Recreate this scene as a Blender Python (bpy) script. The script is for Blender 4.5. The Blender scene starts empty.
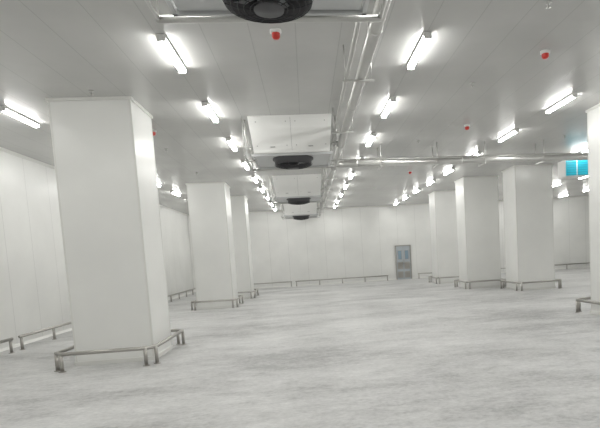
import bpy, bmesh, math
from mathutils import Vector, Matrix
S=bpy.context.scene
COL=bpy.context.collection
H=4.70   # ceiling height
EYE=1.70

# ------------------------------------------------------------------ camera
P=(365,297); f=500.0; D=(307,258); V=(700,6100)
d=Vector((D[0]-P[0],D[1]-P[1],f)).normalized()
dn=Vector((V[0]-P[0],V[1]-P[1],f)); dn=(dn-d*dn.dot(d)).normalized()
r=dn.cross(d); up=-dn
cx=Vector((r[0],d[0],up[0])); cy=-Vector((r[1],d[1],up[1])); cz=-Vector((r[2],d[2],up[2]))
cam=bpy.data.cameras.new('camera'); co=bpy.data.objects.new('camera',cam); COL.objects.link(co)
M=Matrix((cx,cy,cz)).transposed().to_4x4(); M.translation=Vector((0,0,EYE)); co.matrix_world=M
cam.sensor_fit='HORIZONTAL'; cam.sensor_width=36; cam.lens=f/600*36
cam.shift_x=-(P[0]-300)/600; cam.shift_y=(P[1]-214)/600
cam.clip_end=200
S.camera=co
try:
    S.view_settings.view_transform='Standard'; S.view_settings.look='None'
    S.view_settings.exposure=0.0
except Exception: pass

# --------------------------------------------------------------- materials
def mat(name,col,rough=.5,metal=0,emis=None,spec=.5):
    m=bpy.data.materials.new(name); m.use_nodes=True
    b=m.node_tree.nodes['Principled BSDF']
    b.inputs['Base Color'].default_value=(*col,1); b.inputs['Roughness'].default_value=rough
    b.inputs['Metallic'].default_value=metal; b.inputs['Specular IOR Level'].default_value=spec
    if emis:
        b.inputs['Emission Color'].default_value=(*emis[0],1); b.inputs['Emission Strength'].default_value=emis[1]
    return m
def N(m,t,**k):
    n=m.node_tree.nodes.new(t)
    for a,v in k.items(): setattr(n,a,v)
    return n
def mathn(m,op,a,b=None):
    n=N(m,'ShaderNodeMath',operation=op); L=m.node_tree.links
    for i,v in enumerate((a,b)):
        if v is None: continue
        if isinstance(v,(int,float)): n.inputs[i].default_value=v
        else: L.new(v,n.inputs[i])
    return n.outputs[0]
def panel_mat(name,col,axis,period,rough=.4,seam=.012,dark=.72,noise=.05,off=0.0):
    """insulated sandwich panel: thin seams every `period` metres along `axis` ('X','Y')"""
    m=mat(name,col,rough); nt=m.node_tree; L=nt.links; b=nt.nodes['Principled BSDF']
    tc=N(m,'ShaderNodeTexCoord'); sp=N(m,'ShaderNodeSeparateXYZ'); L.new(tc.outputs['Object'],sp.inputs[0])
    def line(ax,per,w,o):
        v=mathn(m,'ADD',sp.outputs[ax],100+o); v=mathn(m,'DIVIDE',v,per); v=mathn(m,'FRACT',v)
        v=mathn(m,'SUBTRACT',v,.5); v=mathn(m,'ABSOLUTE',v)
        return mathn(m,'GREATER_THAN',v,.5-w/per/2)
    s=None
    for ax in axis:
        q=line(ax,period,seam,off); s=q if s is None else mathn(m,'MAXIMUM',s,q)
    nz=N(m,'ShaderNodeTexNoise'); nz.inputs['Scale'].default_value=.7; nz.inputs['Detail'].default_value=4
    L.new(tc.outputs['Object'],nz.inputs['Vector'])
    mp=N(m,'ShaderNodeMapRange'); mp.inputs['To Min'].default_value=1-noise; mp.inputs['To Max'].default_value=1+noise
    mp.inputs['From Min'].default_value=.3; mp.inputs['From Max'].default_value=.7
    L.new(nz.outputs['Fac'],mp.inputs['Value'])
    sm=mathn(m,'MULTIPLY',s,-(1-dark)); sm=mathn(m,'ADD',sm,1.0); fac=mathn(m,'MULTIPLY',sm,mp.outputs[0])
    vm=N(m,'ShaderNodeVectorMath',operation='SCALE'); vm.inputs[0].default_value=col; L.new(fac,vm.inputs['Scale'])
    L.new(vm.outputs[0],b.inputs['Base Color'])
    bp=N(m,'ShaderNodeBump'); bp.inputs['Strength'].default_value=.25; bp.inputs['Distance'].default_value=.02
    n2=N(m,'ShaderNodeTexNoise'); n2.inputs['Scale'].default_value=2.2; n2.inputs['Detail'].default_value=2
    L.new(tc.outputs['Object'],n2.inputs['Vector'])
    hh=mathn(m,'SUBTRACT',n2.outputs['Fac'],s); L.new(hh,bp.inputs['Height']); L.new(bp.outputs[0],b.inputs['Normal'])
    return m
WC=(.76,.762,.74)
m_wallX=panel_mat('wall_panel_x',WC,(0,),1.15,.32,.014,.76)
m_wallY=panel_mat('wall_panel_y',WC,(1,),1.15,.32,.014,.76)
m_ceil=panel_mat('ceiling_panel',(.55,.55,.535),(0,),.6,.25,.012,.84,.06,.15)
m_col=panel_mat('column_cladding',(.78,.782,.76),(0,1),4.0,.30,.006,.9,.04,1.3)
m_trim=mat('white_trim',(.72,.72,.69),.4)
m_steel=mat('stainless_steel',(.44,.425,.40),.30,1.0)
m_galv=mat('galvanised',(.56,.56,.54),.4,.75)
m_pipe=mat('pipe_insulation_grey',(.58,.58,.56),.28,.7)
m_unit=mat('unit_white_sheet',(.84,.84,.82),.35)
m_dark=mat('fan_black',(.022,.022,.026),.45)
m_shroud=mat('fan_shroud_dark',(.08,.08,.085),.5)
m_tray=mat('drip_tray_grey',(.58,.59,.59),.4,.2)
m_blade=mat('fan_blade_grey',(.30,.31,.32),.4,.3)
m_coil=mat('coil_fins',(.30,.31,.32),.5,.6)
m_seam=mat('seam_grey',(.36,.36,.35),.6)
m_emit=mat('tube_diffuser',(.9,.9,.9),.4,0,((1.0,.995,.965),56))
m_lamp=mat('lamp_housing',(.75,.75,.73),.45)
m_red=mat('alarm_red',(.55,.03,.02),.3)
m_teal=mat('teal_panel',(.015,.30,.40),.3,0,((.02,.45,.6),.25))
m_doorw=mat('door_window',(.24,.33,.40),.15)
m_doors=mat('door_grey_leaf',(.46,.50,.53),.4,.3)

# concrete floor
m_floor=mat('concrete_floor',(.6,.6,.58),.55)
nt=m_floor.node_tree; L=nt.links; b=nt.nodes['Principled BSDF']
tc=N(m_floor,'ShaderNodeTexCoord')
def fnoise(scale,sc,det,dist=0,rough=.62):
    mp=N(m_floor,'ShaderNodeMapping'); mp.inputs['Scale'].default_value=sc; L.new(tc.outputs['Object'],mp.inputs[0])
    n=N(m_floor,'ShaderNodeTexNoise'); n.inputs['Scale'].default_value=scale; n.inputs['Detail'].default_value=det
    n.inputs['Distortion'].default_value=dist; n.inputs['Roughness'].default_value=rough
    L.new(mp.outputs[0],n.inputs['Vector']); return n.outputs['Fac']
a1=fnoise(.5,(.6,1.3,1),5,.5,.55); a2=fnoise(2.8,(.8,1.4,1),7,.25,.66); a3=fnoise(16,(.8,1.1,1),6,0,.75)
t=mathn(m_floor,'MULTIPLY',a1,.38); t=mathn(m_floor,'ADD',t,mathn(m_floor,'MULTIPLY',a2,.30)); t=mathn(m_floor,'ADD',t,mathn(m_floor,'MULTIPLY',a3,.32))
cr=N(m_floor,'ShaderNodeValToRGB'); L.new(t,cr.inputs[0])
e=cr.color_ramp.elements; e[0].position=.40; e[0].color=(.30,.30,.298,1); e[1].position=.60; e[1].color=(.64,.64,.632,1)
k=e.new(.48); k.color=(.47,.47,.465,1)
L.new(cr.outputs[0],b.inputs['Base Color'])
rr=N(m_floor,'ShaderNodeMapRange'); rr.inputs['To Min'].default_value=.34; rr.inputs['To Max'].default_value=.62; L.new(a2,rr.inputs['Value']); L.new(rr.outputs[0],b.inputs['Roughness'])
bp=N(m_floor,'ShaderNodeBump'); bp.inputs['Strength'].default_value=.3; bp.inputs['Distance'].default_value=.01; L.new(t,bp.inputs['Height']); L.new(bp.outputs[0],b.inputs['Normal'])

# ------------------------------------------------------------ mesh builder
class MB:
    def __init__(s): s.v=[]; s.f=[]; s.mi=[]; s.sm=[]; s.mats=[]
    def _m(s,m):
        if m not in s.mats: s.mats.append(m)
        return s.mats.index(m)
    def add(s,vs,fs,m,smooth=False):
        o=len(s.v); s.v+= [tuple(v) for v in vs]; i=s._m(m)
        for q in fs: s.f.append([o+k for k in q]); s.mi.append(i); s.sm.append(smooth)
    def box(s,a,b,m,bev=0):
        a=Vector(a); b=Vector(b); bm=bmesh.new(); bmesh.ops.create_cube(bm,size=1)
        for v in bm.verts: v.co=Vector(((a[i]+b[i])/2+v.co[i]*(b[i]-a[i]) for i in range(3)))
        if bev: bmesh.ops.bevel(bm,geom=list(bm.edges),offset=bev,segments=2,affect='EDGES',profile=.5)
        bm.verts.index_update()
        s.add([v.co for v in bm.verts],[[v.index for v in q.verts] for q in bm.faces],m); bm.free()
    def tube(s,pts,rad,m,seg=10,closed=False,rads=None):
        pts=[Vector(p) for p in pts]; n=len(pts); vs=[]; fs=[]; ref=None
        for i,p in enumerate(pts):
            if closed: t=(pts[(i+1)%n]-pts[i-1])
            else: t=(pts[min(i+1,n-1)]-pts[max(i-1,0)])
            t.normalize()
            ref=Vector((0,0,1)) if abs(t.z)<.9 else Vector((1,0,0))
            u=t.cross(ref)
            u.normalize(); w=t.cross(u); rd=rads[i] if rads else rad
            for k in range(seg):
                an=2*math.pi*k/seg; vs.append(p+u*math.cos(an)*rd+w*math.sin(an)*rd)
        rng=n if closed else n-1
        for i in range(rng):
            j=(i+1)%n
            for k in range(seg):
                l=(k+1)%seg; fs.append([i*seg+k,i*seg+l,j*seg+l,j*seg+k])
        if not closed: fs.append(list(range(seg))[::-1]); fs.append([(n-1)*seg+k for k in range(seg)])
        s.add(vs,fs,m,True)
    def cyl(s,p0,p1,rad,m,seg=12,r2=None): s.tube([p0,p1],rad,m,seg,rads=[rad,r2 if r2 is not None else rad])
    def ring(s,c,R,rad,m,n=24,seg=5):
        s.tube([(c[0]+R*math.cos(2*math.pi*i/n),c[1]+R*math.sin(2*math.pi*i/n),c[2]) for i in range(n)],rad,m,seg,closed=True)
    def lathe(s,c,prof,m,n=20):
        vs=[];fs=[]
        for R,z in prof:
            for i in range(n):
                a=2*math.pi*i/n; vs.append((c[0]+R*math.cos(a),c[1]+R*math.sin(a),c[2]+z))
        for j in range(len(prof)-1):
            for i in range(n):
                k=(i+1)%n; fs.append([j*n+i,j*n+k,(j+1)*n+k,(j+1)*n+i])
        s.add(vs,fs,m,True)
    def mesh(s,name):
        me=bpy.data.meshes.new(name); me.from_pydata(s.v,[],s.f)
        for m in s.mats: me.materials.append(m)
        for i,p in enumerate(me.polygons): p.material_index=s.mi[i]; p.use_smooth=s.sm[i]
        me.update()
        bm=bmesh.new(); bm.from_mesh(me); bmesh.ops.recalc_face_normals(bm,faces=bm.faces); bm.to_mesh(me); bm.free()
        return me
    def obj(s,name,loc=(0,0,0),me=None):
        me=me or s.mesh(name); o=bpy.data.objects.new(name,me); o.location=loc; COL.objects.link(o); return o
def inst(me,name,loc):
    o=bpy.data.objects.new(name,me); o.location=loc; COL.objects.link(o); return o

# -------------------------------------------------------------- room shell
X0,X1,Y0,Y1=-7.0,19.5,-3.0,31.5; T=.15
def shell(name,a,b2,m):
    q=MB(); q.box(a,b2,m); return q.obj(name)
shell('floor',(X0-T,Y0-T,-T),(X1+T,Y1+T,0),m_floor)
shell('ceiling',(X0-T,Y0-T,H),(X1+T,Y1+T,H+T),m_ceil)
shell('wall_left',(X0-T,Y0,0),(X0,Y1,H),m_wallY)
shell('wall_right',(X1,Y0,0),(X1+T,Y1,H),m_wallY)
shell('wall_back',(X0-T,Y1,0),(X1+T,Y1+T,H),m_wallX)
shell('wall_front',(X0-T,Y0-T,0),(X1+T,Y0,H),m_wallX)
def cove(name,p0,p1,nrm,z,sg):
    q=MB(); p0=Vector(p0);p1=Vector(p1);n=Vector(nrm); c=.06
    A=[p0+Vector((0,0,z)),p0+n*c+Vector((0,0,z)),p0+Vector((0,0,z+sg*c))]; B=[a+(p1-p0) for a in A]
    q.add(A+B,[[0,1,2],[3,5,4],[0,3,4,1],[1,4,5,2],[2,5,3,0]],m_trim); q.obj(name)
cove('trim_1',(X0,Y0,0),(X0,Y1,0),(1,0,0),H,-1)
cove('trim_2',(X0,Y1,0),(X1,Y1,0),(0,-1,0),H,-1)
cove('baseboard_left',(X0,Y0,0),(X0,Y1,0),(1,0,0),0,1)
cove('baseboard_back',(X0,Y1,0),(X1,Y1,0),(0,-1,0),0,1)

# ----------------------------------------------------------------- columns
def column(x0,x1,y0,y1):
    q=MB(); cx_,cy_=(x0+x1)/2,(y0+y1)/2; w=(x1-x0)/2; h=(y1-y0)/2
    q.box((-w,-h,0),(w,h,H),m_col,.012)
    for sx in (-1,1):
        for sy in (-1,1):
            q.box((sx*w-.03*(sx>0)-.004*(sx<0)*1,sy*h-.03*(sy>0)-.004*(sy<0),0.0),(sx*w+.03*(sx<0)+.004*(sx>0),sy*h+.03*(sy<0)+.004*(sy>0),H-.06),m_trim)
    for a,b2 in (((-w-.03,-h-.03,H-.05),(w+.03,-h,H)),((-w-.03,h,H-.05),(w+.03,h+.03,H)),((-w-.03,-h,H-.05),(-w,h,H)),((w,-h,H-.05),(w+.03,h,H))):
        q.box(a,b2,m_trim)
    q.box((-w-.02,-h-.02,0),(w+.02,h+.02,.07),m_trim)
    return q.obj('square_column',(cx_,cy_,0))
def guard(x0,x1,y0,y1,o=.15,ch=.14,z=.34,r_=.034,of=.50):
    """pipe guard rail around a column with chamfered corners and posts"""
    q=MB(); cx_,cy_=(x0+x1)/2,(y0+y1)/2; w=(x1-x0)/2+o; h=(y1-y0)/2+of
    pts=[(-w+ch,-h),(w-ch,-h),(w,-h+ch),(w,h-ch),(w-ch,h),(-w+ch,h),(-w,h-ch),(-w,-h+ch)]
    q.tube([(a,b2,z-r_) for a,b2 in pts],r_,m_steel,12,closed=True)
    for a,b2 in pts:
        q.cyl((a,b2,0),(a,b2,z-r_),r_*.92,m_steel,12); q.cyl((a,b2,0),(a,b2,.012),.06,m_steel,14)
    return q.obj('column_guard_rail',(cx_,cy_,0))
cols=[(-4.26,-2.90,9.45,10.65),(-4.24,-2.88,19.4,20.7),(-4.0,-2.66,23.6,24.8),
      (6.6,8.0,9.9,11.1),(6.74,8.22,20.7,21.9),(7.96,9.42,18.3,19.5),(6.65,8.05,25.2,26.4),(11.9,13.3,9.6,10.9),(-4.2,-2.9,-1.5,-.3)]
for c in cols:
    k=dict(of=.30) if c[2]>15 else {}
    column(*c); guard(*c,**k)

# straight rails along walls
def wall_rail(p0,p1,sp=2.0,z=.34,r_=.034):
    p0=Vector((*p0,0));p1=Vector((*p1,0)); Ln=(p1-p0).length; c=(p0+p1)/2; u=(p1-p0).normalized(); q=MB()
    q.cyl(p0-c+Vector((0,0,z-r_)),p1-c+Vector((0,0,z-r_)),r_,m_steel)
    n=max(2,int(Ln/sp)+1)
    for i in range(n):
        p=p0-c+u*(.06+(Ln-.12)*i/(n-1)); q.cyl(p,p+Vector((0,0,z-r_)),r_*.92,m_steel); q.cyl(p,p+Vector((0,0,.012)),.06,m_steel,14)
    q.obj('wall_guard_rail',c)
wall_rail((-6.55,8.0),(-6.55,11.7),1.9); wall_rail((-6.55,12.0),(-6.55,16.5),1.4); wall_rail((-6.55,17.0),(-6.55,30.8),1.5)
wall_rail((-6.3,31.1),(-1.0,31.1)); wall_rail((-.8,31.1),(5.0,31.1),1.3); wall_rail((6.9,31.1),(18.9,31.1))
wall_rail((19.1,2),(19.1,30.8))

# ------------------------------------------------------------------- lamps
q=MB(); l=.58
q.box((-.055,-l,-.045),(.055,l,0),m_lamp,.006)
vs=[];fs=[];n=6
for y in (-l+.02,l-.02):
    for i in range(n+1):
        a=math.pi*i/n; vs.append((-.052*math.cos(a),y,-.045-.045*math.sin(a)))
for i in range(n): fs.append([i,i+1,n+2+i,n+1+i])
q.add(vs,fs,m_emit,True)
for y in (-l,l-.02):
    q.box((-.056,y,-.092),(.056,y+.02,-.04),m_lamp,.004)
lampme=q.mesh('fluorescent_light')
for x in (-5.2,-1.69,1.85,5.57,9.29,12.75,16.2):
    for i in range(12):
        y=7.56+2.81*(i-3)
        if any(c[0]-.2<x<c[1]+.2 and c[2]-.7<y<c[3]+.7 for c in cols): continue
        inst(lampme,'fluorescent_light',(x,y,H-.001))

# --------------------------------------------------- ceiling evaporator unit
def build_unit(fy,R=.42):
    q=MB(); W=.88; Wb=.80; ZB=-.75; Y_=1.65
    vs=[(-W,0,0),(W,0,0),(W,Y_,0),(-W,Y_,0),(-Wb,.10,ZB),(Wb,.10,ZB),(Wb,Y_-.06,ZB),(-Wb,Y_-.06,ZB)]
    q.add(vs,[[0,1,2,3],[4,7,6,5],[0,4,5,1],[1,5,6,2],[2,6,7,3],[3,7,4,0]],m_unit)
    def fp(x,z,o=.006): return (x,.10*(z/ZB)-o,z)
    def fstrip(xa,xb,za,zb,m,o):
        q.add([fp(xa,za,o),fp(xb,za,o),fp(xb,zb,o),fp(xa,zb,o),fp(xa,za,-.01),fp(xb,za,-.01),fp(xb,zb,-.01),fp(xa,zb,-.01)],
              [[0,1,2,3],[7,6,5,4],[0,4,5,1],[1,5,6,2],[2,6,7,3],[3,7,4,0]],m)
    fstrip(-.003,.003,-.03,-.72,m_seam,.002)
    fstrip(-.86,.86,-.0,-.035,m_unit,.02); fstrip(-.79,.79,-.70,-.745,m_unit,.02)
    for sx in (-1,1):
        for z in (-.12,-.6):
            for x in (.10,.72):
                p=fp(sx*x,z,0); q.cyl((p[0],p[1],p[2]),(p[0],p[1]-.016,p[2]),.010,m_seam,8)
        fstrip(sx*.4-.05,sx*.4+.05,-.62,-.635,m_seam,.02)
        for k in range(16):
            y=.28+k*.072
            xa=sx*(W-.08*.12/.75+.004); xb=sx*(W-.08*.66/.75+.004)
            q.add([(xa,y,-.12),(xa,y+.03,-.12),(xb,y+.03,-.66),(xb,y,-.66),(xa-sx*.02,y,-.12),(xa-sx*.02,y+.03,-.12),(xb-sx*.02,y+.03,-.66),(xb-sx*.02,y,-.66)],
                  [[0,1,2,3],[7,6,5,4],[0,4,5,1],[1,5,6,2],[2,6,7,3],[3,7,4,0]],m_coil)
        q.tube([(sx*.84,.2,-.68),(sx*.93,.2,-.60),(sx*.96,.2,-.3),(sx*.96,.2,-.02)],.02,m_galv,8)
    q.box((-.86,.12,-.80),(.86,.16,-.745),m_tray); q.box((-.86,Y_-.06,-.80),(.86,Y_-.02,-.745),m_tray)
    q.box((-.86,.12,-.80),(-.82,Y_-.02,-.745),m_tray); q.box((.82,.12,-.80),(.86,Y_-.02,-.745),m_tray)
    q.box((-.80,.16,-.775),(.80,Y_-.07,-.748),m_tray)
    q.cyl((-1.02,Y_+.03,-.80),(1.02,Y_+.03,-.80),.034,m_galv); q.cyl((-1.02,.55,-.82),(-.80,.55,-.80),.022,m_galv,8)
    for sx in (-1,1):
        q.cyl((sx*1.0,Y_+.03,-.80),(sx*1.0,Y_+.03,0),.009,m_galv,6)
        q.cyl((sx*1.0,.1,-.80),(sx*1.0,Y_+.03,-.80),.022,m_galv,8)
        q.cyl((sx*1.0,.1,-.80),(sx*1.0,.1,0),.009,m_galv,6)
    fc=(0,fy,-.775); K=R/.42
    q.lathe(fc,[(R+.05,0),(R+.05,-.03),(R+.01,-.05),(R,-.15),(R-.02,-.15),(R-.03,-.0)],m_shroud,32)
    q.lathe(fc,[(R-.03,-.004),(.001,-.004)],m_dark,32)
    q.lathe(fc,[(.001,-.14),(.09,-.135),(.11,-.10),(.11,-.0)],m_dark,20)
    for k in range(5):
        a=2*math.pi*k/5; bl=[]
        for rr_,w_,z0,z1 in ((.10,.10,-.04,-.10),(.24*K,.15,-.045,-.10),(.38*K,.17,-.05,-.09)):
            for s_,zz in ((-1,z0),(1,z1)):
                aa=a+s_*w_/ rr_*.5*.9
                bl.append((fc[0]+rr_*math.cos(aa),fc[1]+rr_*math.sin(aa),fc[2]+zz))
        q.add(bl,[[0,1,3,2],[2,3,5,4]],m_blade,True)
    for rr_,z in ((.42,-.155),(.36,-.175),(.30,-.19),(.24,-.20),(.18,-.207),(.12,-.21)):
        q.ring((fc[0],fc[1],fc[2]+z),rr_*K,.004,m_dark,28,4)
    for k in range(10):
        a=2*math.pi*k/10; c_,s_=math.cos(a),math.sin(a)
        q.tube([(fc[0]+rr_*c_*K,fc[1]+rr_*s_*K,fc[2]+z) for rr_,z in ((.44,-.12),(.42,-.155),(.30,-.19),(.12,-.21))],.004,m_dark,4)
    q.lathe(fc,[(.001,-.22),(.12,-.22),(.125,-.205)],m_shroud,16)
    return q.mesh('ceiling_evaporator_unit')
inst(build_unit(1.13,.35),'ceiling_evaporator_unit',(-.17,3.15,H))
um=build_unit(.62,.40)
for y in (10.85,18.45,26.1):
    inst(um,'ceiling_evaporator_unit',(-.16,y,H))

# ------------------------------------------------------------------- pipes
zp=EYE+2.60
q=MB(); o=Vector((1,14,zp))
for pts,rad,m in [([(.96,-2.9,zp),(.96,31.4,zp)],.078,m_pipe),([(.79,-2.9,zp+.14),(.79,31.4,zp+.14)],.03,m_galv)]:
    q.tube([Vector(p)-o for p in pts],rad,m,16)
for y in range(-2,31,3):
    q.cyl(Vector((1.10,y+.4,zp-.095))-o,Vector((1.10,y+.4,H))-o,.009,m_galv,6)
    q.cyl(Vector((.72,y+.4,zp-.095))-o,Vector((.72,y+.4,H))-o,.009,m_galv,6)
    q.box(Vector((.68,y+.38,zp-.11))-o,Vector((1.14,y+.42,zp-.085))-o,m_galv)
    q.cyl(Vector((.96,y+1.9,zp))-o,Vector((.96,y+1.95,zp))-o,.092,m_galv,16)
for y in (3.12,10.85,18.45,26.1):
    q.tube([Vector(p)-o for p in ((.79,y+1.9,zp+.14),(.72,y+1.88,zp+.13),(.66,y+1.66,zp+.1))],.022,m_galv,8)
    q.tube([Vector(p)-o for p in ((.96,y+.9,zp+.02),(.85,y+.88,zp+.0),(.70,y+.8,zp-.05))],.035,m_galv,8)
q.obj('ceiling_refrigerant_pipe',o)
q=MB(); o=Vector((8,14.5,zp)); zc=zp-.10
q.tube([Vector(p)-o for p in ((.96,13.9,zc),(19.4,14.7,zc))],.088,m_pipe,16)
q.tube([Vector(p)-o for p in ((.96,14.2,zc+.16),(19.4,15.0,zc+.16))],.030,m_galv,10)
for x in (2.2,3.8,5.2,7.0,9.0,11,13,15,17):
    yy=13.9+.8*(x-.99)/18.4
    for dy in (-.11,.40):
        q.cyl(Vector((x,yy+dy,zc-.11))-o,Vector((x,yy+dy,H))-o,.010,m_galv,6)
    q.box(Vector((x-.02,yy-.14,zc-.115))-o,Vector((x+.02,yy+.44,zc-.09))-o,m_galv)
for x in (1.5,4.5,8.2,12): q.cyl(Vector((x,13.9+.8*(x-.99)/18.4,zc))-o,Vector((x+.05,13.9+.8*(x-.99)/18.4,zc))-o,.10,m_galv,16)
q.cyl(Vector((.96,13.9,zc-.02))-o,Vector((.96,13.9,zp+.02))-o,.10,m_galv,14)
q.obj('cross_ceiling_pipe',o)

# ------------------------------------------------------ alarms, sprinklers
q=MB(); q.lathe((0,0,0),[(.001,0),(.075,0),(.075,-.035),(.05,-.045)],m_lamp); q.lathe((0,0,0),[(.055,-.045),(.055,-.09),(.035,-.115),(.001,-.12)],m_red)
am=q.mesh('fire_alarm_beacon')
for x,y in ((-.21,6.9),(3.9,7.7),(4.08,12.1),(-3.18,11.73),(4.0,18.5),(7.4,12.2)): inst(am,'fire_alarm_beacon',(x,y,H-.001))
q=MB(); q.lathe((0,0,0),[(.001,0),(.04,0),(.035,-.015),(.012,-.02),(.012,-.06),(.03,-.065),(.001,-.07)],m_galv,12)
sm=q.mesh('ceiling_sprinkler')
for x in (-3.4,3.2,7.4,11):
    for y in (6.2,9.1,13.6,17.2,22.6): 
        if not any(c[0]-.2<x<c[1]+.2 and c[2]-.2<y<c[3]+.2 for c in cols): inst(sm,'ceiling_sprinkler',(x,y,H-.001))

# ----------------------------------------------------------------- door
q=MB(); w=.44; h=2.1
q.box((-w,-.03,0),(w,.04,h),m_doors,.005)
for a,b2 in (((-w-.06,-.06,0),(-w,.04,h+.06)),((w,-.06,0),(w+.06,.04,h+.06)),((-w-.06,-.06,h),(w+.06,.04,h+.06))): q.box(a,b2,m_steel)
q.box((-.008,-.036,0),(.008,-.03,h),m_seam)
for sx in (-1,1):
    q.box((sx*.22-.14,-.04,1.25),(sx*.22+.14,-.03,1.85),m_steel); q.box((sx*.22-.11,-.046,1.28),(sx*.22+.11,-.04,1.82),m_doorw)
    q.box((sx*.22-.17,-.04,.1),(sx*.22+.17,-.03,.5),m_steel); q.box((sx*.22-.17,-.04,.65),(sx*.22+.17,-.032,1.1),m_steel)
    q.cyl((sx*.05,-.08,.95),(sx*.05,-.08,1.2),.015,m_steel,8)
q.obj('door_1',(6.08,31.45,0))

# ------------------------------------- hanging teal-fronted unit (right)
q=MB(); 
q.box((-.42,0,-.78),(.42,.5,-.22),m_unit,.01)
q.box((-.39,-.02,-.75),(-.02,0,-.25),m_teal,.004); q.box((.02,-.02,-.75),(.39,0,-.25),m_teal,.004)
for k in range(6): q.box((-.37,-.03,-.73+k*.08),(.37,-.022,-.725+k*.08),m_dark)
for sx in (-.35,.35):
    q.cyl((sx,.25,-.23),(sx,.25,0),.012,m_galv,6)
q.obj('hanging_teal_cooler',(9.22,16.2,H-.001))

# world
w=bpy.data.worlds.new('world'); S.world=w; w.use_nodes=True
w.node_tree.nodes['Background'].inputs[0].default_value=(.8,.82,.85,1); w.node_tree.nodes['Background'].inputs[1].default_value=.3
